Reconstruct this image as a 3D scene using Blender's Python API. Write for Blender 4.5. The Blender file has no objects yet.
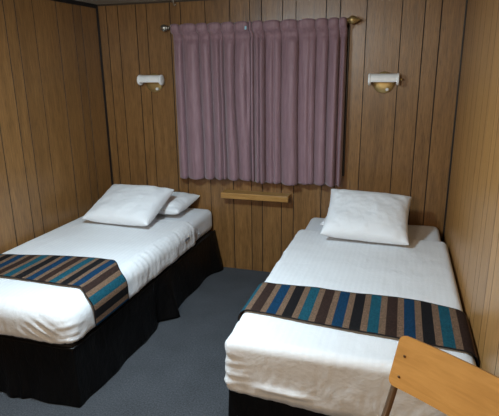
import bpy, bmesh, math, random
from mathutils import Vector, Matrix, noise
random.seed(7)
C = bpy.context.scene
COL = C.collection

# ------------------------------------------------------------------ camera
F_PX, PITCH, YAW, ROLL = 497.77, 0.27684, -0.30857, -0.01204
D, XL, XR, H = 3.488, -2.301, 0.3000, 2.01          # back wall, side walls, ceiling
cy, sy, cp, sp = math.cos(YAW), math.sin(YAW), math.cos(PITCH), math.sin(PITCH)
Fw = Vector((sy*cp, cy*cp, -sp)); R0 = Vector((cy, -sy, 0)); U0 = R0.cross(Fw)
Rt = R0*math.cos(ROLL) + U0*math.sin(ROLL); Up = -R0*math.sin(ROLL) + U0*math.cos(ROLL)
cam_d = bpy.data.cameras.new('camera'); cam = bpy.data.objects.new('camera', cam_d); COL.objects.link(cam)
M = Matrix((( Rt.x, Up.x, -Fw.x, 0), (Rt.y, Up.y, -Fw.y, 0), (Rt.z, Up.z, -Fw.z, 1.55), (0, 0, 0, 1)))
cam.matrix_world = M
cam_d.sensor_fit = 'HORIZONTAL'; cam_d.sensor_width = 36.0; cam_d.lens = F_PX/499*36; cam_d.clip_start = 0.02
C.camera = cam

# ------------------------------------------------------------------ world, lights, exposure
w = bpy.data.worlds.new('world'); C.world = w; w.use_nodes = True
w.node_tree.nodes['Background'].inputs[0].default_value = (0.6, 0.75, 1, 1)
w.node_tree.nodes['Background'].inputs[1].default_value = 0.05
def area(name, loc, size, sizey, power, col, aim=(0, 0, -1)):
    l = bpy.data.lights.new(name, 'AREA'); l.shape = 'RECTANGLE'; l.size = size; l.size_y = sizey
    l.energy = power; l.color = col
    o = bpy.data.objects.new(name, l); COL.objects.link(o); o.location = loc
    o.rotation_euler = Vector(aim).to_track_quat('-Z', 'Y').to_euler()
    return o
def point(name, loc, radius, power, col):
    l = bpy.data.lights.new(name, 'POINT'); l.shadow_soft_size = radius; l.energy = power; l.color = col
    o = bpy.data.objects.new(name, l); COL.objects.link(o); o.location = loc; return o
point('ceiling_lamp_light', (-1.10, 1.55, 1.82), 0.06, 24, (0.70, 0.88, 1.0))
area('ceiling_lamp_downlight', (-1.10, 1.55, 1.90), 0.2, 0.2, 23, (0.66, 0.86, 1.0))
area('warm_fill_light', (-0.75, -0.55, 1.80), 0.3, 0.3, 17, (1.0, 0.80, 0.58), (0.05, 0.85, -0.4))  # warm fill added behind the camera; no lamp is modelled there
C.view_settings.view_transform = 'Standard'; C.view_settings.look = 'None'
C.view_settings.exposure = 0.45; C.view_settings.gamma = 1.0
C.view_settings.use_curve_mapping = False

# ------------------------------------------------------------------ helpers
def lin(r, g, b):
    f = lambda c: (c/255/12.92) if c/255 <= 0.04045 else ((c/255+0.055)/1.055)**2.4
    return (f(r), f(g), f(b), 1)
class NT:
    def __init__(s, name):
        s.m = bpy.data.materials.new(name); s.m.use_nodes = True; s.t = s.m.node_tree
        s.b = s.t.nodes['Principled BSDF']
    def n(s, kind, **kw):
        x = s.t.nodes.new(kind)
        for k, v in kw.items(): setattr(x, k, v)
        return x
    def l(s, a, b): s.t.links.new(a, b)
    def coords(s, scale=(1, 1, 1), which='Object'):
        tc = s.n('ShaderNodeTexCoord'); mp = s.n('ShaderNodeMapping'); mp.inputs['Scale'].default_value = scale
        s.l(tc.outputs[which], mp.inputs[0]); return mp.outputs[0]
    def noise(s, co, scale, detail=3, rough=0.55, dist=0):
        x = s.n('ShaderNodeTexNoise'); x.inputs['Scale'].default_value = scale; x.inputs['Detail'].default_value = detail
        x.inputs['Roughness'].default_value = rough; x.inputs['Distortion'].default_value = dist
        s.l(co, x.inputs['Vector']); return x.outputs['Fac']
    def ramp(s, fac, stops, interp='LINEAR'):
        x = s.n('ShaderNodeValToRGB'); r = x.color_ramp; r.interpolation = interp
        while len(r.elements) < len(stops): r.elements.new(0.5)
        for e, (p, c) in zip(r.elements, stops): e.position = p; e.color = c
        s.l(fac, x.inputs[0]); return x.outputs[0]
    def mix(s, fac, a, b, mode='MIX'):
        x = s.n('ShaderNodeMix', data_type='RGBA', blend_type=mode)
        for sock, v in ((x.inputs[0], fac), (x.inputs[6], a), (x.inputs[7], b)):
            if hasattr(v, 'links'): s.l(v, sock)
            else: sock.default_value = v
        return x.outputs[2]
    def math(s, op, a, b=0.0):
        x = s.n('ShaderNodeMath', operation=op)
        for sock, v in ((x.inputs[0], a), (x.inputs[1], b)):
            if hasattr(v, 'links'): s.l(v, sock)
            else: sock.default_value = v
        return x.outputs[0]
    def bump(s, h, strength=0.3, dist=0.01, prev=None):
        x = s.n('ShaderNodeBump'); x.inputs['Strength'].default_value = strength; x.inputs['Distance'].default_value = dist
        s.l(h, x.inputs['Height'])
        if prev is not None: s.l(prev, x.inputs['Normal'])
        s.l(x.outputs[0], s.b.inputs['Normal']); return x.outputs[0]
    def set(s, **kw):
        for k, v in kw.items():
            sock = s.b.inputs[k.replace('_', ' ')]
            if hasattr(v, 'links'): s.l(v, sock)
            else: sock.default_value = v
        return s

def flat(name, col, rough=0.5, metal=0.0, spec=None):
    t = NT(name); co = t.coords(); nf = t.noise(co, 40, 3)
    c = t.mix(nf, tuple(x*0.9 for x in col[:3])+(1,), tuple(min(1, x*1.08) for x in col[:3])+(1,))
    t.set(Base_Color=c, Roughness=rough, Metallic=metal)
    if spec is not None: t.b.inputs['Specular IOR Level'].default_value = spec
    return t.m

def panel_mat(name, dark, mid, light, axis, rough=0.36):
    """vinyl-faced oak panelling: long vertical grain, plank-to-plank tint"""
    t = NT(name)
    g1 = t.noise(t.coords((1, 1, 0.06)), 120, 5, 0.7)
    g2 = t.noise(t.coords((1, 1, 0.09)), 22, 3, 0.6, 0.6)
    pores = t.noise(t.coords((1, 1, 0.06)), 240, 2, 0.6)
    f = t.math('ADD', t.math('MULTIPLY', g1, 0.6), t.math('MULTIPLY', g2, 0.4))
    c = t.ramp(f, [(0.30, dark), (0.5, mid), (0.70, light)])
    at = t.n('ShaderNodeAttribute', attribute_name='plank')
    tint = t.ramp(at.outputs['Fac'], [(0, (0.92, 0.91, 0.90, 1)), (1, (1.07, 1.06, 1.04, 1))])
    c = t.mix(1.0, c, tint, 'MULTIPLY')
    pc = t.ramp(pores, [(0.34, (0.76, 0.72, 0.66, 1)), (0.46, (1, 1, 1, 1))])
    c = t.mix(1.0, c, pc, 'MULTIPLY')
    t.set(Base_Color=c, Roughness=rough); t.b.inputs['Specular IOR Level'].default_value = 0.65
    t.bump(t.math('ADD', g1, pores), 0.25, 0.002)
    return t.m
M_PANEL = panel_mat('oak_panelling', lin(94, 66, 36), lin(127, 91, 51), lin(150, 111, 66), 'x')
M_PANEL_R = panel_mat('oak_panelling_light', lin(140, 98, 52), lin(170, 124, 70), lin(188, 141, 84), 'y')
M_GROOVE = flat('groove_black', lin(38, 27, 20), 0.7)
M_BLACKTRIM = flat('black_trim', lin(14, 15, 20), 0.45)
M_SHADOWSTRIP = flat('brown_shadow_strip', lin(62, 50, 38), 0.6)
M_CEIL = flat('ceiling_board', lin(150, 142, 126), 0.8)
M_FRONT = flat('far_wall_paint', lin(176, 150, 118), 0.8)
M_BRASS = flat('aged_brass', lin(186, 160, 108), 0.42, 0.75)
M_STEEL = flat('tarnished_steel', lin(160, 156, 148), 0.35, 0.9)
M_ROD = flat('rod_dark_metal', lin(88, 74, 56), 0.4, 0.8)
M_LAMPWHITE = flat('lamp_white_plastic', lin(242, 243, 242), 0.3)
M_WHITEKNOB = flat('white_switch', lin(238, 238, 232), 0.35)
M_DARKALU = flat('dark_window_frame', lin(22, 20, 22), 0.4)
M_BASE = flat('bed_base_fabric', lin(40, 36, 36), 0.9)
M_TUBE = flat('chair_tube_paint', lin(104, 84, 66), 0.38, 0.35)
M_RIVET = flat('rivet_steel', lin(92, 66, 44), 0.4, 0.6)
M_TAG = flat('pale_blue_tag', lin(150, 196, 214), 0.6)
M_CARELABEL = flat('grey_label', lin(120, 124, 132), 0.8)
M_DIFF = NT('lamp_diffuser').set(Base_Color=(0.9, 0.9, 0.9, 1), Emission_Color=(0.85, 0.94, 1, 1), Emission_Strength=1.5).m

def carpet():
    t = NT('grey_blue_carpet')
    a = t.noise(t.coords(), 420, 3, 0.7); b = t.noise(t.coords(), 5, 3, 0.5); f2 = t.noise(t.coords(), 120, 4, 0.75)
    c = t.ramp(t.math('ADD', t.math('MULTIPLY', a, 0.5), t.math('MULTIPLY', f2, 0.5)),
               [(0.34, lin(42, 43, 46)), (0.5, lin(73, 75, 79)), (0.68, lin(106, 108, 112))])
    c = t.mix(1.0, c, t.ramp(b, [(0.3, (0.88, 0.88, 0.88, 1)), (0.7, (1.08, 1.08, 1.08, 1))]), 'MULTIPLY')
    t.set(Base_Color=c, Roughness=0.95); t.b.inputs['Specular IOR Level'].default_value = 0.15
    t.bump(t.math('ADD', a, f2), 0.6, 0.006); return t.m
M_CARPET = carpet()

def linen(name, col, stripes=True):
    """white cotton with satin weave stripes along the bed"""
    t = NT(name); co = t.coords()
    wv = t.noise(co, 700, 2); big = t.noise(t.coords((1, 1, 1)), 9, 4, 0.6, 0.8)
    cr = t.noise(t.coords((1, 0.45, 1)), 34, 4, 0.6, 1.2)
    base = t.mix(wv, tuple(x*0.97 for x in col[:3])+(1,), col)
    if stripes:
        sep = t.n('ShaderNodeSeparateXYZ'); t.l(co, sep.inputs[0])
        fr = t.math('FRACT', t.math('MULTIPLY', sep.outputs[0], 1/0.026))
        st = t.math('GREATER_THAN', fr, 0.5)
        base = t.mix(st, base, tuple(x*0.965 for x in col[:3])+(1,))
        t.set(Roughness=t.math('ADD', t.math('MULTIPLY', st, 0.25), 0.5))
    else: t.set(Roughness=0.75)
    t.set(Base_Color=base); t.b.inputs['Sheen Weight'].default_value = 0.15
    t.b.inputs['Specular IOR Level'].default_value = 0.3
    p = t.bump(big, 0.22, 0.02); p = t.bump(cr, 0.12, 0.012, p); t.bump(wv, 0.12, 0.001, p)
    return t.m
M_WHITE = linen('white_satin_stripe_cotton', lin(228, 229, 231))
M_PILLOW = linen('white_pillowcase_cotton', lin(230, 232, 235), False)
M_SHEET = linen('white_fitted_sheet', lin(222, 224, 228), False)

TAN, TEAL, BROWN, BLUE, BLACK = lin(104, 82, 66), lin(20, 70, 84), lin(46, 32, 27), lin(10, 47, 73), lin(20, 19, 21)
def runner_mat(name, order):
    t = NT(name)
    uv = t.n('ShaderNodeUVMap'); uv.uv_map = 'UVMap'
    sep = t.n('ShaderNodeSeparateXYZ'); t.l(uv.outputs[0], sep.inputs[0])
    fr = t.math('FRACT', sep.outputs[0])
    stops = []
    for i, c in enumerate(order):
        stops += [(i*0.25, c), (i*0.25+0.155, TAN)]
    col = t.ramp(fr, stops, 'CONSTANT')
    tw = t.noise(t.coords(), 200, 4, 0.8); tw2 = t.noise(t.coords((1, 1, 1)), 90, 3, 0.7)
    col = t.mix(1.0, col, t.ramp(tw, [(0.32, (0.4, 0.4, 0.4, 1)), (0.68, (1.6, 1.6, 1.6, 1))]), 'MULTIPLY')
    col = t.mix(1.0, col, t.ramp(tw2, [(0.32, (0.8, 0.8, 0.8, 1)), (0.68, (1.2, 1.2, 1.2, 1))]), 'MULTIPLY')
    # dark bound edge along both long sides (v near 0 or 1)
    v = t.math('ABSOLUTE', t.math('SUBTRACT', sep.outputs[1], 0.5))
    col = t.mix(t.math('GREATER_THAN', v, 0.485), col, lin(30, 26, 26))
    t.set(Base_Color=col, Roughness=0.9); t.b.inputs['Specular IOR Level'].default_value = 0.15
    t.bump(tw, 0.4, 0.002); return t.m
M_RUNNER = runner_mat('woven_stripes', [TEAL, BROWN, BLUE, BLACK])
M_RUNNER_L = runner_mat('woven_stripes_turned', [TEAL, BLACK, BLUE, BROWN])

def skirt_mat():
    t = NT('black_skirt_fabric'); n1 = t.noise(t.coords((1, 1, 0.4)), 18, 4, 0.6, 1)
    c = t.ramp(n1, [(0.3, lin(4, 3, 3)), (0.7, lin(11, 9, 9))])
    t.set(Base_Color=c, Roughness=0.5); t.b.inputs['Specular IOR Level'].default_value = 0.2
    t.bump(n1, 0.4, 0.02); return t.m
M_SKIRT = skirt_mat()
def curtain_mat():
    t = NT('mauve_curtain_fabric'); n1 = t.noise(t.coords((1, 1, 0.12)), 60, 3); n2 = t.noise(t.coords(), 500, 2)
    c = t.ramp(n1, [(0.3, lin(128, 99, 107)), (0.7, lin(146, 116, 124))])
    t.set(Base_Color=c, Roughness=0.62); t.b.inputs['Sheen Weight'].default_value = 0.25
    t.bump(n1, 0.25, 0.004, t.bump(n2, 0.15, 0.001)); return t.m
M_CURTAIN = curtain_mat()
def ply_mat():
    t = NT('varnished_plywood'); co = t.coords((1.0, 8, 8)); g = t.noise(co, 7, 5, 0.6, 0.8); b = t.noise(t.coords(), 6, 3)
    c = t.ramp(g, [(0.3, lin(176, 128, 68)), (0.5, lin(188, 139, 76)), (0.7, lin(197, 148, 85))])
    c = t.mix(1.0, c, t.ramp(b, [(0.3, (0.9, 0.88, 0.84, 1)), (0.7, (1.06, 1.05, 1.04, 1))]), 'MULTIPLY')
    tc = t.n('ShaderNodeTexCoord'); vm = t.n('ShaderNodeVectorMath', operation='DISTANCE'); vm.inputs[1].default_value = (0.012, -0.03, 0.768)
    t.l(tc.outputs['Object'], vm.inputs[0]); spot = t.math('LESS_THAN', vm.outputs['Value'], 0.007)
    c = t.mix(spot, c, lin(140, 62, 28))
    t.set(Base_Color=c, Roughness=0.36); t.bump(g, 0.08, 0.001); return t.m
M_PLY = ply_mat()
M_PLYEDGE = flat('plywood_edge', lin(150, 104, 56), 0.5)
def shelf_mat():
    t = NT('pine_shelf'); g = t.noise(t.coords((0.1, 1, 1)), 60, 4, 0.6, 0.5)
    t.set(Base_Color=t.ramp(g, [(0.3, lin(150, 108, 54)), (0.7, lin(184, 140, 80))]), Roughness=0.42); return t.m
M_SHELF = shelf_mat()

def link(name, me, mat=None, parent=None, smooth=False):
    o = bpy.data.objects.new(name, me); COL.objects.link(o)
    if mat is not None:
        for m in (mat if isinstance(mat, (list, tuple)) else [mat]): me.materials.append(m)
    if smooth:
        for p in me.polygons: p.use_smooth = True
    if parent: o.parent = parent
    return o
def obj(name, bm, mat, parent=None, smooth=False):
    bmesh.ops.recalc_face_normals(bm, faces=bm.faces)
    me = bpy.data.meshes.new(name); bm.to_mesh(me); bm.free()
    return link(name, me, mat, parent, smooth)
def add_box(bm, lo, hi, bev=0.0, seg=2):
    r = bmesh.ops.create_cube(bm, size=1); vs = r['verts']
    for v in vs: v.co = Vector([lo[i] + (v.co[i]+0.5)*(hi[i]-lo[i]) for i in range(3)])
    if bev: bmesh.ops.bevel(bm, geom=list({e for v in vs for e in v.link_edges}), offset=bev, segments=seg, affect='EDGES', profile=0.5)
def box(name, lo, hi, mat, parent=None, bev=0.0):
    bm = bmesh.new(); add_box(bm, lo, hi, bev); return obj(name, bm, mat, parent)
def tube(bm, pts, r, seg=12, cap=True):
    pts = [Vector(p) for p in pts]; rings = []; ref = None
    rs = r if isinstance(r, (list, tuple)) else [r]*len(pts)
    for i, p in enumerate(pts):
        t = (pts[min(i+1, len(pts)-1)] - pts[max(i-1, 0)]).normalized()
        if ref is None:
            ref = Vector((0, 0, 1)) if abs(t.z) < 0.9 else Vector((1, 0, 0))
        a = (ref - t*ref.dot(t)).normalized(); b = t.cross(a); ref = a
        rings.append([bm.verts.new(p + (a*math.cos(k*2*math.pi/seg) + b*math.sin(k*2*math.pi/seg))*rs[i]) for k in range(seg)])
    for A, B in zip(rings, rings[1:]):
        for k in range(seg): bm.faces.new((A[k], A[(k+1) % seg], B[(k+1) % seg], B[k]))
    if cap: bm.faces.new(rings[0][::-1]); bm.faces.new(rings[-1])
def smooth_path(pts, n=6):
    pts = [Vector(p) for p in pts]; out = []
    for i in range(len(pts)-1):
        p0, p1, p2, p3 = pts[max(i-1, 0)], pts[i], pts[i+1], pts[min(i+2, len(pts)-1)]
        for k in range(n):
            t = k/n
            out.append(0.5*((2*p1) + (p2-p0)*t + (2*p0-5*p1+4*p2-p3)*t*t + (-p0+3*p1-3*p2+p3)*t**3))
    return out + [pts[-1]]
def grid_mesh(name, rows, uvs=None):
    """rows: list of lists of Vector"""
    nr, nc = len(rows), len(rows[0])
    me = bpy.data.meshes.new(name)
    vs = [tuple(p) for r in rows for p in r]
    fs = [(i*nc+j, i*nc+j+1, (i+1)*nc+j+1, (i+1)*nc+j) for i in range(nr-1) for j in range(nc-1)]
    me.from_pydata(vs, [], fs)
    if uvs:
        uvl = me.uv_layers.new(name='UVMap')
        for lp in me.loops: uvl.data[lp.index].uv = uvs[lp.vertex_index]
    return me
def solid(o, th, offset=1):
    m = o.modifiers.new('thickness', 'SOLIDIFY'); m.thickness = th; m.offset = offset; return o
def thing(name, label, cat, loc=(0, 0, 0), rz=0, group=None):
    o = bpy.data.objects.new(name, None); COL.objects.link(o); o.location = loc; o.rotation_euler = (0, 0, rz)
    o.empty_display_size = 0.1
    o['label'] = label; o['category'] = cat
    if group: o['group'] = group
    return o
def tag(o, label, cat, group=None):
    o['label'] = label; o['category'] = cat
    if group: o['group'] = group
    return o
def structure(o): o['kind'] = 'structure'; return o
def N(x, y, z=0.0, s=1.0): return noise.noise(Vector((x*s, y*s, z*s)))
def sstep(a, b, x):
    t = max(0.0, min(1.0, (x-a)/(b-a))); return t*t*(3-2*t)

# ------------------------------------------------------------------ room shell
def panel_wall(name, grooves, lo, hi, to3, mat, gw=0.0065, gd=0.004):
    """vertical planks with V grooves; s runs along the wall, d is depth into the wall"""
    bm = bmesh.new(); lay = bm.faces.layers.float.new('plank')
    prof = [(lo, 0.0)]; kinds = []
    for g in grooves:
        ww = gw*random.uniform(0.8, 1.15)
        prof += [(g-ww/2, 0.0), (g-ww*0.22, gd), (g+ww*0.22, gd), (g+ww/2, 0.0)]; kinds += ['p', 'g', 'g', 'g']
    prof.append((hi, 0.0)); kinds.append('p')
    z0, z1 = 0.0, H
    bot = [bm.verts.new(to3(s, d, z0)) for s, d in prof]; top = [bm.verts.new(to3(s, d, z1)) for s, d in prof]
    for i, k in enumerate(kinds):
        f = bm.faces.new((bot[i], bot[i+1], top[i+1], top[i])); f.material_index = 0 if k == 'p' else 1
        f[lay] = random.random()
    # thickness behind
    b2 = [bm.verts.new(to3(s, 0.06, z)) for s in (lo, hi) for z in (z0, z1)]
    bm.faces.new((b2[0], b2[1], b2[3], b2[2]))
    bm.faces.new((bot[0], top[0], b2[1], b2[0])); bm.faces.new((bot[-1], top[-1], b2[3], b2[2]))
    bm.faces.new(top + [b2[3], b2[1]]); bm.faces.new(bot + [b2[2], b2[0]])
    return structure(obj(name, bm, [mat, M_GROOVE]))
Y0 = -0.95
def XRW(y): return 0.290 + (D-y)*0.017
gb = [-2.223, -2.125, -1.974, -1.886, -1.697, -1.614, -1.424, -1.238, -1.094, -1.009, -0.861, -0.769, -0.566, -0.474, -0.305, -0.087, 0.05, 0.147]
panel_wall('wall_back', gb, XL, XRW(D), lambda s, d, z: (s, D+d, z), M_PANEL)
gl = [3.283, 3.191, 3.012, 2.785, 2.631, 2.537, 2.380]
step = [0.2, 0.09, 0.16, 0.1, 0.21, 0.09, 0.18, 0.155, 0.2, 0.14]
y = 2.38; k = 0
while y > Y0+0.1: y -= step[k % 10]; gl.append(y); k += 1
gl = sorted(g for g in gl if g > Y0+0.03)
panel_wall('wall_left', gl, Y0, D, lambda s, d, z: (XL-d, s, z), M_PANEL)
gr = []; y = 3.40; k = 3
while y > Y0+0.1: gr.append(y); y -= step[k % 10]; k += 1
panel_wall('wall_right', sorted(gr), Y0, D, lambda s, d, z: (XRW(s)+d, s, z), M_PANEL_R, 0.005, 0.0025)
structure(box('wall_front', (XL-0.06, Y0-0.06, 0), (XRW(Y0)+0.06, Y0, H), M_FRONT))
structure(box('floor', (XL-0.06, Y0-0.06, -0.05), (XR+0.14, D+0.06, 0), M_CARPET))
structure(box('ceiling', (XL-0.06, Y0-0.06, H), (XR+0.14, D+0.06, H+0.05), M_CEIL))
structure(box('trim_1', (XL, Y0, H-0.027), (XL+0.012, D-0.012, H), M_BLACKTRIM))
structure(box('trim_2', (XL, D-0.012, 0), (XL+0.012, D, H), M_BLACKTRIM))
structure(box('trim_3', (XRW(D)-0.010, D-0.010, 0), (XRW(D), D, H), M_BLACKTRIM))
structure(box('ceiling_shadow_strip', (XL+0.012, D-0.008, H-0.012), (XRW(D)-0.010, D, H), M_SHADOWSTRIP))  # dark strip standing in for the shadow under the ceiling edge

# window behind the curtains (dark frame, its right jamb shows past the curtain)
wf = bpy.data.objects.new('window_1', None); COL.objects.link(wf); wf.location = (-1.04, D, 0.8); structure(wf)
def wbox(name, lo, hi, mat):
    bm = bmesh.new(); add_box(bm, [lo[0]+1.04, lo[1]-D, lo[2]-0.8], [hi[0]+1.04, hi[1]-D, hi[2]-0.8]); return obj(name, bm, mat, wf)
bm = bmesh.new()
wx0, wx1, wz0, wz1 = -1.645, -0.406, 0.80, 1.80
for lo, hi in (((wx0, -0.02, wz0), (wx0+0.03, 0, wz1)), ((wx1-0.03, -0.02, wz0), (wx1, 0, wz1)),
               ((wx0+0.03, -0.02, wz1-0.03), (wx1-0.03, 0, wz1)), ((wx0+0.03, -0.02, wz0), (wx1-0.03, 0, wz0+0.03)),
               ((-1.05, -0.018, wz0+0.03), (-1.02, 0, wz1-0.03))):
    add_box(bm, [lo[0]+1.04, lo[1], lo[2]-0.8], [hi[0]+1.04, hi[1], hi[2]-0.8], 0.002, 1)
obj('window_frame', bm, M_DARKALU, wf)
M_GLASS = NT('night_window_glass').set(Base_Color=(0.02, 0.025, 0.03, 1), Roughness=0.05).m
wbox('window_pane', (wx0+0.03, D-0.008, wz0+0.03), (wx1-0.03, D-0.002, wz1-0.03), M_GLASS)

# ------------------------------------------------------------------ curtain rod
ZR = 1.822; YR = D-0.075
rod = thing('curtain_rod', 'thin metal curtain rod with ball finials above the window', 'curtain rod', (-1.04, YR, ZR))
bm = bmesh.new(); tube(bm, [(-0.64, 0, 0), (0.62, 0, 0.004)], 0.007, 12); obj('pole', bm, M_ROD, rod, True)
def lathe(bm, prof, origin, axis='x', seg=20, k=1.0):
    rings = []; prof = [(a*k, r*k) for a, r in prof]
    for a, r in prof:
        ring = []
        for k in range(seg):
            c, s = math.cos(2*math.pi*k/seg)*r, math.sin(2*math.pi*k/seg)*r
            p = (a, c, s) if axis == 'x' else ((c, a, s) if axis == 'y' else (c, s, a))
            ring.append(bm.verts.new(Vector(origin)+Vector(p)))
        rings.append(ring)
    for A, B in zip(rings, rings[1:]):
        for k in range(seg): bm.faces.new((A[k], A[(k+1) % seg], B[(k+1) % seg], B[k]))
    bm.faces.new(rings[0]); bm.faces.new(rings[-1])
bm = bmesh.new(); lathe(bm, [(0.012, 0.008), (0.006, 0.011), (0.0, 0.011), (-0.004, 0.009), (-0.010, 0.014), (-0.020, 0.021), (-0.032, 0.0225), (-0.043, 0.018), (-0.050, 0.008), (-0.052, 0.001)], (-0.64, 0, 0), k=1.12)
f = obj('finial', bm, M_STEEL, rod, True); f['label'] = 'silvery ball finial'
bm = bmesh.new(); lathe(bm, [(-0.004, 0.008), (-0.002, 0.012), (0.0, 0.012), (0.004, 0.010), (0.012, 0.019), (0.024, 0.024), (0.036, 0.022), (0.048, 0.015), (0.058, 0.009), (0.070, 0.004), (0.074, 0.001)], (0.624, 0, 0.006), k=1.12)
f = obj('finial', bm, M_BRASS, rod, True); f['label'] = 'brass teardrop finial'
for bx in (-0.615, 0.612):
    bm = bmesh.new(); tube(bm, [(bx, 0.0, 0.0), (bx, 0.035, -0.004), (bx, 0.07, -0.012)], 0.005, 8)
    lathe(bm, [(0.068, 0.018), (0.074, 0.018)], (bx, 0, -0.012), 'y', 16)
    obj('bracket', bm, M_ROD, rod, True)

# ------------------------------------------------------------------ curtains
def curtain(name, x0, x1, label, pleats, seed, lap=0.0, right_sag=False):
    """pleated panel; pleats = x of the pinches in the heading"""
    nx, nz = 330, 70; zt, zb = 1.838, 0.742
    rnd = random.Random(seed)
    knots = [x0] + pleats + [x1]
    ph = []
    rows = []
    # secondary folds appear between pinches lower down
    amps = [rnd.uniform(0.7, 1.25) for _ in knots]; splits = [rnd.uniform(0.3, 0.7) for _ in knots]
    minor = [rnd.choice([0, 0, 0.5, 0.9]) for _ in knots]
    for i in range(nz+1):
        v = i/nz; z = zt + (zb-zt)*v
        head = 1 - sstep(0.045, 0.13, v)
        row = []
        for j in range(nx+1):
            x = x0 + (x1-x0)*j/nx
            xx = x + 0.010*math.sin(v*2.3+seed)*sstep(0.05, 1, v)*math.sin((x-x0)/(x1-x0)*math.pi)
            xx += 0.006*N(x*5, v*2.2, seed)*sstep(0.1, 1, v)
            if right_sag: xx += 0.035*sstep(0.55, 1.0, (x-x0)/(x1-x0))*math.sin(math.pi*min(1, v*1.25))*(1-sstep(0.93, 1, (x-x0)/(x1-x0)))
            s = 0
            while s < len(knots)-2 and xx > knots[s+1]: s += 1
            u = (xx-knots[s])/(knots[s+1]-knots[s]); u = max(0, min(1, u))
            # bulge toward the room between pinches, narrow valley at the pinch
            ua = u**1.35; body = (abs(math.sin(math.pi*ua))**0.5)
            sp2 = splits[s]
            mid = math.exp(-((u-sp2)/0.10)**2)*minor[s]
            d_low = 0.070*amps[s]*body*(1-0.6*mid)
            d_head = 0.044*(abs(math.sin(math.pi*u))**0.40)
            d = d_head*head + d_low*(1-head)*(0.75+0.25*v)
            # tucked waist under the heading band
            d -= 0.022*math.exp(-((v-0.085)/0.022)**2)*body
            d += 0.010*N(x*26+z*9, z*20, seed+6)*head + 0.004*N(x*14, z*5, seed+3) + 0.003*N(x*40, z*3, seed+9)*(1-head)
            yy = YR + 0.020 - d - lap
            if v < 0.045: yy = YR - 0.016 - 0.75*d - lap
            zz = z + (0.006*math.sin(x*9) + 0.006*N(x*18, 1, seed))*v + (0.012*(body-0.6)*(1-v/0.05) if v < 0.05 else 0)
            eb = min(1, (x-x0)/0.03, (x1-x)/0.03)
            xo = x + (0.012*body*(1-head)*amps[s] - 0.004*head*math.sin(2*math.pi*u))*eb
            row.append(Vector((xo, yy, zz)))
        rows.append(row)
    o = link(name, grid_mesh(name, rows), M_CURTAIN, None, True); solid(o, 0.0025, 0)
    return tag(o, label, 'curtain')
cw = lambda px: -1.647 + (px-172)/(347-172)*1.227
curtain('curtain', cw(171.5), cw(254.2), 'mauve pleated curtain panel covering the left half of the window', [cw(p) for p in (181.5, 199.7, 212, 226, 239.5)], 3, 0.0, True)
curtain('curtain', cw(254.9), cw(347.5), 'mauve pleated curtain panel covering the right half of the window', [cw(p) for p in (257.5, 269, 285.5, 302, 319, 330.5, 340.5)], 8, 0.004)
# small pale-blue tag pinned at the heading
bm = bmesh.new(); add_box(bm, (-0.007, -0.0015, -0.011), (0.007, 0.0015, 0.011), 0.001, 1)
o = obj('curtain_tag', bm, M_TAG); o.location = (cw(252), YR-0.045, 1.800); o.rotation_euler = (0, 0.15, 0)
tag(o, 'tiny pale blue tag clipped to the curtain heading', 'tag')

# hook on the ceiling
hk = thing('ceiling_hook', 'small metal hook hanging from the ceiling above the curtain rod', 'hook', (-1.650, D-0.03, H))
bm = bmesh.new(); lathe(bm, [(0.0, 0.016), (-0.006, 0.016), (-0.008, 0.008)], (0, 0, 0), 'z', 14); obj('hook_plate', bm, M_STEEL, hk, True)
bm = bmesh.new(); tube(bm, smooth_path([(0, 0, -0.004), (0, 0, -0.022), (0.006, -0.004, -0.034), (0.013, -0.006, -0.036), (0.018, -0.006, -0.028)]), 0.0045, 8)
obj('hook_wire', bm, M_STEEL, hk, True)

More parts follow.
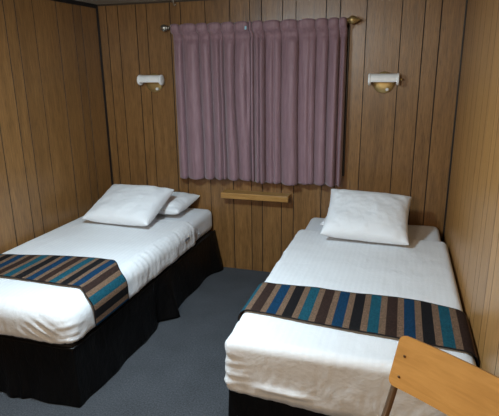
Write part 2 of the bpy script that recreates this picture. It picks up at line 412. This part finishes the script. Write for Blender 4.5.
# ------------------------------------------------------------------ wall lamps
def wall_lamp(x, z, label, rz, switch_x, knob=True):
    t = thing('wall_lamp', label, 'wall lamp', (x, D, z), 0, None)
    bm = bmesh.new(); lathe(bm, [(0.0, 0.070), (-0.006, 0.070), (-0.010, 0.066), (-0.016, 0.052), (-0.018, 0.03), (-0.018, 0.002)], (0, 0, -0.022), 'y', 36)
    obj('backplate', bm, M_BRASS, t, True)
    for q in (-0.03, 0.03):
        bm = bmesh.new(); tube(bm, [(q, -0.014, -0.005), (q, -0.055, 0.0)], 0.006, 10); obj('bracket', bm, M_BRASS, t, True)
    # half-round shade open underneath: C section extruded along x
    R, L, th = 0.035, 0.089, 0.003; bm = bmesh.new(); prof = []
    n = 22; a0, a1 = math.radians(-28), math.radians(205)
    for k in range(n+1):
        a = a0 + (a1-a0)*k/n; prof.append((math.cos(a), math.sin(a)))
    def ring(xx, r): return [bm.verts.new((xx, -0.062 - r*c, r*s)) for c, s in prof]
    A, B = ring(-L, R), ring(L, R); A2, B2 = ring(-L, R-th), ring(L, R-th)
    for P, Q in ((A, B), (B2, A2), (A2, A), (B, B2)):
        for k in range(n): bm.faces.new((P[k], P[k+1], Q[k+1], Q[k]))
    for k in (0, n): bm.faces.new((A[k], B[k], B2[k], A2[k]))
    sh = obj('lamp_shade', bm, M_LAMPWHITE, t, True)
    sh.modifiers.new('e', 'EDGE_SPLIT').split_angle = math.radians(40)
    for s in (-1, 1):
        bm = bmesh.new(); lathe(bm, [(-0.006, 0.036), (-0.004, 0.038), (0.006, 0.038), (0.009, 0.036), (0.010, 0.02), (0.010, 0.002)], (0, 0, 0), 'x', 28)
        for v in bm.verts: v.co = Vector((s*(L-0.002+v.co.x), v.co.y-0.062, v.co.z))
        obj('end_cap', bm, M_LAMPWHITE, t, True)
    bm = bmesh.new(); tube(bm, [(-L+0.01, -0.062, -0.002), (L-0.01, -0.062, -0.002)], 0.015, 16); b = obj('lamp_tube', bm, M_WHITEKNOB, t, True)
    bm = bmesh.new(); lathe(bm, [(-0.016, 0.011), (-0.026, 0.011), (-0.034, 0.010), (-0.036, 0.004)], (switch_x, 0, -0.066), 'y', 16); obj('switch', bm, M_WHITEKNOB, t, True)
    if knob:
        bm = bmesh.new(); lathe(bm, [(0, 0.004), (0.008, 0.004), (0.009, 0.008), (0.016, 0.008), (0.019, 0.004)], (L+0.008, -0.062, 0), 'x', 12); obj('knob', bm, M_BRASS, t, True)
    return t
wall_lamp(-1.852, 1.462, 'white tube wall lamp left of the curtain, over the left bed', 0, 0.030, False)
wall_lamp(-0.172, 1.461, 'white tube wall lamp on brass disc right of the curtain', 0, 0.024)

# ------------------------------------------------------------------ wall shelf
sh = thing('wall_shelf', 'small plain wooden shelf on the wall under the curtains', 'shelf', (-1.045, D, 0.612))
bm = bmesh.new(); add_box(bm, (-0.258, -0.105, 0.012), (0.258, 0, 0.034), 0.003, 2); obj('board', bm, M_SHELF, sh)
bm = bmesh.new(); add_box(bm, (-0.258, -0.105, -0.010), (0.258, -0.088, 0.012), 0.002, 1); obj('front_lip', bm, M_SHELF, sh)
bm = bmesh.new(); add_box(bm, (-0.22, -0.018, -0.012), (0.22, 0, 0.012), 0.002, 1); obj('batten', bm, M_SHELF, sh)

# ------------------------------------------------------------------ beds
def rbox_pt(p, lo, hi, r):
    """push a point of the box surface onto a rounded box; r = per-axis radii blended"""
    q = Vector([min(max(p[i], lo[i]+r), hi[i]-r) for i in range(3)])
    d = p - q
    if d.length < 1e-9: return p.copy(), Vector((0, 0, 1))
    n = d.normalized(); return q + n*r, n
def soft_box(name, lo, hi, r, mat, disp, cell=0.016, drop=None, parent=None, smooth=True):
    """fine rounded box; disp(p, n) returns an offset; drop(p) removes faces"""
    lo, hi = Vector(lo), Vector(hi); me_v = {}; verts = []; faces = []
    cnt = [max(2, int(round((hi[i]-lo[i])/cell))) for i in range(3)]
    def vid(ix):
        if ix not in me_v:
            p = Vector([lo[i] + (hi[i]-lo[i])*ix[i]/cnt[i] for i in range(3)])
            q, n = rbox_pt(p, lo, hi, r); me_v[ix] = len(verts); verts.append((q, n))
        return me_v[ix]
    for ax in range(3):
        a, b = [i for i in range(3) if i != ax]
        for side in (0, cnt[ax]):
            for i in range(cnt[a]):
                for j in range(cnt[b]):
                    q = []
                    for da, db in ((0, 0), (1, 0), (1, 1), (0, 1)):
                        ix = [0, 0, 0]; ix[ax] = side; ix[a] = i+da; ix[b] = j+db; q.append(vid(tuple(ix)))
                    if drop:
                        c = sum((verts[k][0] for k in q), Vector())/4; nn = sum((verts[k][1] for k in q), Vector())
                        if drop(c, nn.normalized()): continue
                    faces.append(q)
    bm = bmesh.new(); bv = [bm.verts.new(p + disp(p, n)) for p, n in verts]
    for f in faces: bm.faces.new([bv[k] for k in f])
    for v in [v for v in bm.verts if not v.link_faces]: bm.verts.remove(v)
    return obj(name, bm, mat, parent, smooth)

ZM1 = 0.500
def build_bed(x0, x1, yf, inner, seed, label, ZM0, r):
    """inner = +1 if the aisle is on the +x side, -1 otherwise"""
    yb = D-0.014; xm = (x0+x1)/2; y0c = (yf+yb)/2
    root = thing('bed', label, 'bed', (xm, y0c, 0)); O = Vector((xm, y0c, 0))
    L = lambda p: Vector(p)-O
    bm = bmesh.new(); add_box(bm, L((x0+0.03, yf+0.03, 0.06)), L((x1-0.03, yb-0.005, ZM0-0.005)), 0.01, 2); obj('bed_base', bm, M_BASE, root)
    for lx in (x0+0.10, x1-0.10):
        for ly in (yf+0.12, yb-0.12):
            bm = bmesh.new(); tube(bm, [L((lx, ly, 0.0)), L((lx, ly, 0.062))], 0.022, 12); obj('leg', bm, M_BLACKTRIM, root, True)
    # mattress (fitted sheet), slimmer than the cover
    m = 0.020
    def dm(p, n): return n*0.004*N(p.x*6, p.y*6, p.z*6+seed)
    lo, hi = L((x0+m, yf+m, ZM0)), L((x1-m, yb, ZM1-0.010))
    lo.y += 0.08
    soft_box('mattress', lo, hi, min(r, 0.045), M_SHEET, lambda p, n: dm(p, n) if n.y < 0.5 else Vector(), 0.02, None, root)
    # skirt: foot + both sides
    path = []; S = []; st = 0.008
    xa, xb = x0+0.013, x1-0.013; ya = yf+0.015
    if inner > 0: pts = [(xa, yb-0.01), (xa, ya), (xb, ya), (xb, yb-0.01)]
    else: pts = [(xa, yb-0.01), (xa, ya), (xb, ya), (xb, yb-0.01)]
    nrm = [(-1, 0), (0, -1), (1, 0)]
    for k in range(3):
        (ax, ay), (bx, by) = pts[k], pts[k+1]; ln = math.hypot(bx-ax, by-ay); n = int(ln/st)
        for i in range(n + (1 if k == 2 else 0)):
            t = i/n; path.append((ax+(bx-ax)*t, ay+(by-ay)*t, nrm[k], k, t*ln, ln))
    rows = []; zt = ZM0-0.004
    nz = 22
    wall_side = 0 if inner > 0 else 2
    for i in range(nz+1):
        v = i/nz; row = []
        for (px, py, nn, k, s, ln) in path:
            out = 0.003 + 0.012*v
            f = (0.005*math.sin(s*17+seed+k*2) + 0.008*N(s*8, v*1.1, seed+k))*v
            # soft rounding at corners
            cdist = min(s, ln-s)
            cn = Vector((nn[0], nn[1], 0))
            if cdist < 0.05:
                w8 = 0.5*(1-cdist/0.05)
                other = None
                if k == 0 and ln-s < 0.05: other = nrm[1]
                if k == 1: other = nrm[0] if s < 0.05 else nrm[2]
                if k == 2 and s < 0.05: other = nrm[1]
                if other: cn = (cn*(1-w8) + Vector((other[0], other[1], 0))*w8).normalized()
            # inverted pleat flaring in the middle of the long sides, and at the head corner
            fl = 0; zz = zt*(1-v) + 0.004*v
            if k in (0, 2) and k != wall_side:
                mid = abs(py-2.62)
                fl += 0.065*math.exp(-(mid/0.050)**2)*v**1.3 - 0.030*math.exp(-(abs(py-2.50)/0.03)**2)*v
                fl += 0.060*math.exp(-((py-(yb-0.05))/0.08)**2)*v
                zz += 0.010*math.exp(-(abs(py-2.50)/0.04)**2)*v
            if k == 1:
                xx = px
                fl += 0.030*math.exp(-((xx-(xb-0.36))/0.04)**2)*v + 0.018*math.exp(-((xx-(xb-0.30))/0.02)**2)*v
            if k == wall_side: out, f = 0.0, 0.0; cn = cn*0.3
            p = Vector((px, py, max(0.003, zz))) + cn*(out+f+fl)
            p.x = min(max(p.x, XL+0.004), 0.286); p.y = min(p.y, D-0.015)
            if k == wall_side: p.x = px
            row.append(L(p))
        rows.append(row)
    sk = link('bed_skirt', grid_mesh('bed_skirt', rows), M_SKIRT, root, True); solid(sk, 0.003, 0)
    # piping along skirt top
    bm = bmesh.new(); tube(bm, [L((p[0]+p[2][0]*0.004, p[1]+p[2][1]*0.004, zt)) for p in path[::4]+[path[-1]]], 0.006, 8)
    obj('skirt_piping', bm, M_SKIRT, sk, True)
    return root, O

def cover_lo_hi(x0, x1, yf, ZM0): return Vector((x0, yf, ZM0-0.03)), Vector((x1, 3.12, ZM1+0.008))
def cover_disp(x0, x1, yf, inner, seed, hang, ZM0, amp):
    def disp(p, n):
        d = n*(0.0035*N(p.x*5, p.y*5, p.z*5+seed))
        top = max(0, n.z)
        # gentle quilting waves across the top
        d += Vector((0, 0, 1))*top*(0.003*N(p.x*3, p.y*9, seed) + 0.0015*N(p.x*30, p.y*6, seed+4))
        side = 1-top
        wall = (inner > 0 and n.x < -0.3) or (inner < 0 and n.x > 0.3)
        if n.y < -0.3 and p.z < ZM1:
            # foot panel: creases, stronger low down
            low = 1-sstep(ZM0-0.02, ZM1-0.05, p.z)
            d += n*amp*(0.004*N(p.x*9, p.z*14, seed+1) + 0.0028*N(p.x*46, p.z*20, seed+6))*(0.2+low)
            if inner < 0: d += n*0.013*math.exp(-((p.x-(x0+0.25))/0.10)**4)*math.exp(-((p.z-0.315+0.06*(p.x-x0-0.25))/0.011)**2)
            else: d += n*0.007*math.exp(-((p.x-(x1-0.16))/0.07)**2)*math.sin((p.z+0.5*p.x)*150)*math.exp(-((p.z-0.40)/0.045)**2)
        if abs(n.x) > 0.3 and not wall and n.y > -0.6:
            d += n*(0.004*N(p.y*9, p.z*8, seed+2) + 0.0035*N(p.y*34, p.z*12, seed+7))
        if wall: d *= 0.15
        # pinched tucked corner at the aisle side of the foot
        cx = x1 if inner > 0 else x0
        r2 = math.hypot(p.x-cx, p.y-yf)
        if r2 < 0.13 and p.z < ZM1-0.02:
            d += n*0.010*N(p.x*12, p.y*12, p.z*55+seed)*(1-r2/0.13)*sstep(ZM1-0.01, ZM1-0.08, p.z)
        # uneven lower hem
        if p.z < ZM0: d += Vector((0, 0, 1))*hang(p)*(ZM0+0.02-p.z)/0.05
        return d
    return disp
def bedspread(x0, x1, yf, inner, seed, label, hang, ZM0, r, amp=1.0):
    lo, hi = cover_lo_hi(x0, x1, yf, ZM0)
    o = soft_box('bedspread', lo, hi, r, M_WHITE, cover_disp(x0, x1, yf, inner, seed, hang, ZM0, amp), 0.009,
                 lambda c, n: n.y > 0.35 or (n.z < -0.3))
    solid(o, 0.004, -1); return tag(o, label, 'bedspread')

def runner(x0, x1, inner, seed, yb, yf, label, u0, ulen=0.278, low_in=0.30, low_wall=0.42, mat=None, r=0.05):
    """striped runner draped across; follows the rounded cover section plus a small offset"""
    off = 0.013; xa, xb, zt = x0-off, x1+off, ZM1+0.008+off; r2 = r+off
    xa = max(xa, XL+0.006); xb = min(xb, 0.286)
    zl = low_wall if inner > 0 else low_in; zr = low_in if inner > 0 else low_wall
    path = []; n = 10
    for i in range(n): path.append((xa, zl + (zt-r2-zl)*i/n))
    for i in range(12): a = math.pi - (math.pi/2)*i/12; path.append((xa+r2+r2*math.cos(a), zt-r2+r2*math.sin(a)))
    for i in range(70): path.append((xa+r2 + (xb-xa-2*r2)*i/70, zt))
    for i in range(12): a = math.pi/2 - (math.pi/2)*i/12; path.append((xb-r2+r2*math.cos(a), zt-r2+r2*math.sin(a)))
    for i in range(n+1): path.append((xb, zt-r2 + (zr-(zt-r2))*i/n))
    s = [0]
    for a, b in zip(path, path[1:]): s.append(s[-1] + math.hypot(b[0]-a[0], b[1]-a[1]))
    # arc position where the flat top starts at x = xa + r2
    rows = []; uvs = []; nv = 26
    ref = next(i for i, p in enumerate(path) if p[0] >= xa+r2-1e-6)
    for j in range(nv+1):
        v = j/nv; row = []
        for i, (x, z) in enumerate(path):
            top = 1 if z > zt-0.01 else 0
            y = (yf(x) if callable(yf) else yf)*(1-v) + (yb(x) if callable(yb) else yb)*v
            y += 0.004*N(s[i]*6, v*2, seed)
            dz = 0.0035*N(x*6, y*7, seed+2) + 0.0015*N(x*20, y*12, seed)
            row.append(Vector((x, y, z+dz*top)))
            uvs.append(((s[i]-s[ref])/ulen + u0, v))
        rows.append(row)
    o = link('bed_runner', grid_mesh('bed_runner', rows, uvs), mat or M_RUNNER, None, True); solid(o, 0.004, 0)
    return tag(o, label, 'bed runner')

# right bed
RX0, RX1, RYF, RZ, RR = -0.640, 0.271, 1.655, 0.280, 0.040
rbed, rO = build_bed(RX0, RX1, RYF, -1, 2, 'single bed with black skirt against the right wall, behind the chair', RZ, RR)
rcov = bedspread(RX0-0.006, RX1+0.004, RYF-0.014, -1, 11, 'white satin striped cover on the bed by the right wall',
          lambda p: -0.004 - 0.055*sstep(RX0, RX0+0.5, p.x) if p.y < RYF+0.06 else 0.004, RZ, RR)
rrun = runner(RX0-0.006, RX1+0.004, -1, 5, lambda x: 2.19-0.05*sstep(0.05, 0.28, x), lambda x: 1.885-0.09*(x-RX0)/(RX1-RX0),
       'striped runner on the right bed, partly behind the chair', 0.236, low_in=0.36, low_wall=0.43, r=RR)
def warp(o, off):
    for v in o.data.vertices:
        x, y = v.co.x+off.x, v.co.y+off.y; q = max(0, min(1, (x-RX0)/(RX1-RX0)))
        v.co.x += q*(D-y)*0.017 - (1-q)*(y-RYF)*0.007
for o_ in list(rbed.children) + [g for c in rbed.children for g in c.children]: warp(o_, rO)
warp(rcov, Vector()); warp(rrun, Vector())
# left bed
LX0, LX1, LYF, LZ, LR = -2.286, -1.385, 1.665, 0.315, 0.080
build_bed(LX0, LX1, LYF, 1, 6, 'single bed with black pleated skirt against the left wall', LZ, LR)
bedspread(LX0-0.004, LX1+0.006, LYF-0.014, 1, 23, 'white satin striped cover on the bed by the left wall',
          lambda p: 0.01 if p.y > LYF+0.10 else 0.02-0.035*sstep(LX1-0.25, LX1-0.15, p.x), LZ, LR, 1.2)
_span = (LX1+0.016) - (max(LX0-0.014, XL+0.006)) - 2*(LR+0.010) + (LR+0.010)*math.pi/2*0.62
runner(LX0-0.004, LX1+0.006, 1, 9, lambda x: 2.14+0.10*sstep(LX0, -1.6, x)-0.11*sstep(-1.52, LX1, x),
       lambda x: 1.885-0.06*sstep(-1.50, LX1, x),
       'striped runner across the foot of the left bed', 0.0775-_span/0.278, low_in=0.352, low_wall=0.43, mat=M_RUNNER_L, r=LR)
# small grey care label on the side of the left cover
bm = bmesh.new(); add_box(bm, (-0.001, -0.035, -0.007), (0.001, 0.035, 0.007))
o = obj('care_label', bm, M_CARELABEL); o.location = (LX1+0.0075, 2.92, 0.425); tag(o, 'small grey care label on the side of the left bedspread', 'label')

# ------------------------------------------------------------------ pillows
def pillow(label, w, h, th, origin, tilt, rz, seed, roll=0.0, group=None):
    """two inflated faces meeting in a seam; local x = width, y = height, z = up"""
    nu, nv = 64, 56; bm = bmesh.new()
    def P(u, v, s):
        au, av = abs(u), abs(v)
        # outline with soft pointed corners, slightly sagging sides
        px = u*(w/2)*(1 - 0.055*(1-av**2)**1.0*au**6 - 0.0*av)
        py = v*(h/2)*(1 - 0.060*(1-au**2)*av**6)
        prof = max(0.0, (1-au**2.8))**0.42*max(0.0, (1-av**2.8))**0.42
        z = s*th/2*prof
        edge = prof
        z += s*0.010*N(u*2.3, v*2.3, seed+s)*edge
        # creases running in from the corners
        cr = 0.006*math.sin((u*v)*16+seed)*math.exp(-((au-av)/0.35)**2)*edge*(au+av)/2
        z += s*cr + 0.004*N(u*7, v*7, seed+5)*edge + 0.006*N(u*1.5, v*1.5, seed+9)
        z += 0.012*(au**3)*(av**3)
        return Vector((px, py, z))
    top = [[None]*(nv+1) for _ in range(nu+1)]; bot = [[None]*(nv+1) for _ in range(nu+1)]
    f = lambda t: math.copysign(1-(1-abs(t))**1.5, t)
    for i in range(nu+1):
        for j in range(nv+1):
            u, v = f(-1+2*i/nu), f(-1+2*j/nv)
            top[i][j] = bm.verts.new(P(u, v, 1))
            bot[i][j] = top[i][j] if i in (0, nu) or j in (0, nv) else bm.verts.new(P(u, v, -0.72))
    for i in range(nu):
        for j in range(nv):
            bm.faces.new((top[i][j], top[i+1][j], top[i+1][j+1], top[i][j+1]))
            bm.faces.new((bot[i][j], bot[i][j+1], bot[i+1][j+1], bot[i+1][j]))
    o = obj('pillow', bm, M_PILLOW, None, True)
    o.rotation_euler = (tilt, roll, rz); o.location = origin
    # the underside rests flat on the sheet
    mw = Matrix.Translation(origin) @ o.rotation_euler.to_matrix().to_4x4(); mi = mw.inverted()
    for v in o.data.vertices:
        p = mw @ v.co
        if p.z < 0.535: p.z = 0.5145 + 0.0205*math.exp((p.z-0.535)/0.0205); v.co = mi @ p
    tag(o, label, 'pillow', group); return o
pillow('white pillow leaning at the head of the right bed', 0.52, 0.43, 0.175, (-0.205, 3.075, 0.634), math.radians(26), 0.02, 4, roll=0.05)
pillow('white pillow half hidden beneath the one on the right bed', 0.55, 0.36, 0.10, (-0.235, 3.300, 0.540), math.radians(3), 0.0, 14)
pillow('white pillow lying in front on the left bed', 0.51, 0.43, 0.17, (-1.842, 2.985, 0.614), math.radians(20), -0.02, 21)
pillow('white pillow tucked behind the other on the left bed', 0.53, 0.36, 0.13, (-1.775, 3.285, 0.558), math.radians(6), -0.05, 33)

# ------------------------------------------------------------------ chair
def chair():
    # local frame: +x along the backrest (to the right in the picture), +y towards the back of the chair
    ang = math.atan2(-0.56, 0.83)
    t = thing('plywood_chair', 'plywood chair with rivets and metal tube legs in front of the right bed', 'chair', (0, 0, 0), ang)
    tl = Vector((0.027, 1.238, 0.870))        # top left corner of the backrest
    ex = Vector((math.cos(ang), math.sin(ang), 0)); ey = Vector((-math.sin(ang), math.cos(ang), 0))
    wd, hh, th = 0.306, 0.137, 0.009; lean = math.radians(19)
    c = tl + ex*(wd/2) ; t.location = (c.x, c.y, 0)
    zt = tl.z
    up = Vector((0, math.sin(lean), math.cos(lean)))      # local up direction of the backrest
    # backrest: rounded rectangle, gently curved around the sitter
    outl = []; r = 0.018; hw = wd/2
    for cx, cz, a0 in ((hw-r, -r, 0), (-hw+r, -r, 90), (-hw+r, -hh+r, 180), (hw-r, -hh+r, 270)):
        for k in range(7):
            a = math.radians(a0+k*15); outl.append((cx+r*math.cos(a), cz+r*math.sin(a)))
    bm = bmesh.new()
    nx, nz = 28, 10
    def inside(x, q):  # squash a rectangle grid into the rounded outline
        ax = hw-abs(x)
        lim = 0
        if ax < r: lim = r - math.sqrt(max(0, r*r-(r-ax)**2))
        z0, z1 = -hh+lim, -lim
        return z0 + (z1-z0)*q
    fr, bk = [], []
    xs = [-hw + wd*(0.5-0.5*math.cos(math.pi*i/nx)) for i in range(nx+1)]
    for x in xs:
        A, B = [], []
        for j in range(nz+1):
            q = j/nz; zz = inside(x, q); curve = -0.007*(x/hw)**2
            base = up*zz + Vector((x, curve, 0)); nrm = Vector((0, math.cos(lean), -math.sin(lean)))
            A.append(bm.verts.new(base - nrm*th/2 + Vector((0, 0, zt)))); B.append(bm.verts.new(base + nrm*th/2 + Vector((0, 0, zt))))
        fr.append(A); bk.append(B)
    for i in range(nx):
        for j in range(nz):
            bm.faces.new((fr[i][j], fr[i+1][j], fr[i+1][j+1], fr[i][j+1])); bm.faces.new((bk[i][j], bk[i][j+1], bk[i+1][j+1], bk[i+1][j]))
        for j in (0, nz):
            f = bm.faces.new((fr[i][j], bk[i][j], bk[i+1][j], fr[i+1][j])); f.material_index = 1
    for i in (0, nx):
        for j in range(nz):
            f = bm.faces.new((fr[i][j], fr[i][j+1], bk[i][j+1], bk[i][j])); f.material_index = 1
    bmesh.ops.remove_doubles(bm, verts=bm.verts, dist=1e-5)
    back = obj('backrest', bm, [M_PLY, M_PLYEDGE], t, True)
    back.modifiers.new('e', 'EDGE_SPLIT').split_angle = math.radians(35)
    for sx in (-1, 1):
        for q in (-0.052, -0.108):
            x = sx*(hw-0.026); nrm = Vector((0, math.cos(lean), -math.sin(lean)))
            p = up*q + Vector((x, -0.007*(x/hw)**2, zt)) - nrm*(th/2)
            bm = bmesh.new(); bmesh.ops.create_uvsphere(bm, u_segments=12, v_segments=6, radius=0.0042)
            for v in bm.verts: v.co = Vector((v.co.x, v.co.y*0.5, v.co.z)) + p
            obj('rivet', bm, M_RIVET, back, True)
    # wear mark on the plywood
    # tubes: one bent frame each side = rear leg + upright
    sz = 0.43
    for sx in (-1, 1):
        x = sx*(hw-0.013); yo = -0.006+0.015
        top = up*(-0.02) + Vector((x, yo, zt))
        low = up*(-0.20) + Vector((x, yo-0.006, zt))
        seat = up*(-0.36) + Vector((x, yo-0.03, zt))
        bm = bmesh.new(); tube(bm, smooth_path([top, low, seat, (x, seat.y-0.004, 0.34), (x, seat.y+0.09, 0.010)], 8), 0.0095, 14)
        obj('rear_leg', bm, M_TUBE, t, True)
        bm = bmesh.new(); tube(bm, smooth_path([(x, seat.y, sz-0.02), (x, seat.y-0.30, sz-0.02), (x+sx*0.004, seat.y-0.345, sz-0.05), (x+sx*0.01, seat.y-0.36, 0.2), (x+sx*0.015, seat.y-0.375, 0.008)], 8), 0.0095, 14)
        obj('front_leg', bm, M_TUBE, t, True)
    ys = (up*(-0.36)).y-0.03
    bm = bmesh.new(); add_box(bm, (-hw-0.008, ys-0.375, sz-0.008), (hw+0.008, ys-0.012, sz+0.004), 0.0)
    es = [e for e in bm.edges if abs((e.verts[0].co-e.verts[1].co).z) > 0.005]
    bmesh.ops.bevel(bm, geom=es, offset=0.05, segments=6, affect='EDGES', profile=0.5)
    obj('seat', bm, M_PLY, t)
    bm = bmesh.new(); tube(bm, [(-hw+0.013, ys+0.01, sz-0.02), (hw-0.013, ys+0.01, sz-0.02)], 0.008, 10); obj('crossbar', bm, M_TUBE, t, True)
    return t
chair()

# ------------------------------------------------------------------ ceiling lamp (above the frame)
cl = thing('ceiling_light', 'white disc ceiling light in the middle of the room', 'ceiling light', (-1.10, 1.55, H))
bm = bmesh.new(); lathe(bm, [(0, 0.14), (-0.03, 0.14), (-0.04, 0.12), (-0.042, 0.01)], (0, 0, 0), 'z', 40); obj('housing', bm, M_LAMPWHITE, cl, True)
bm = bmesh.new(); lathe(bm, [(-0.042, 0.11), (-0.06, 0.10), (-0.075, 0.07), (-0.08, 0.03), (-0.081, 0.002)], (0, 0, 0), 'z', 40); obj('diffuser', bm, M_DIFF, cl, True)
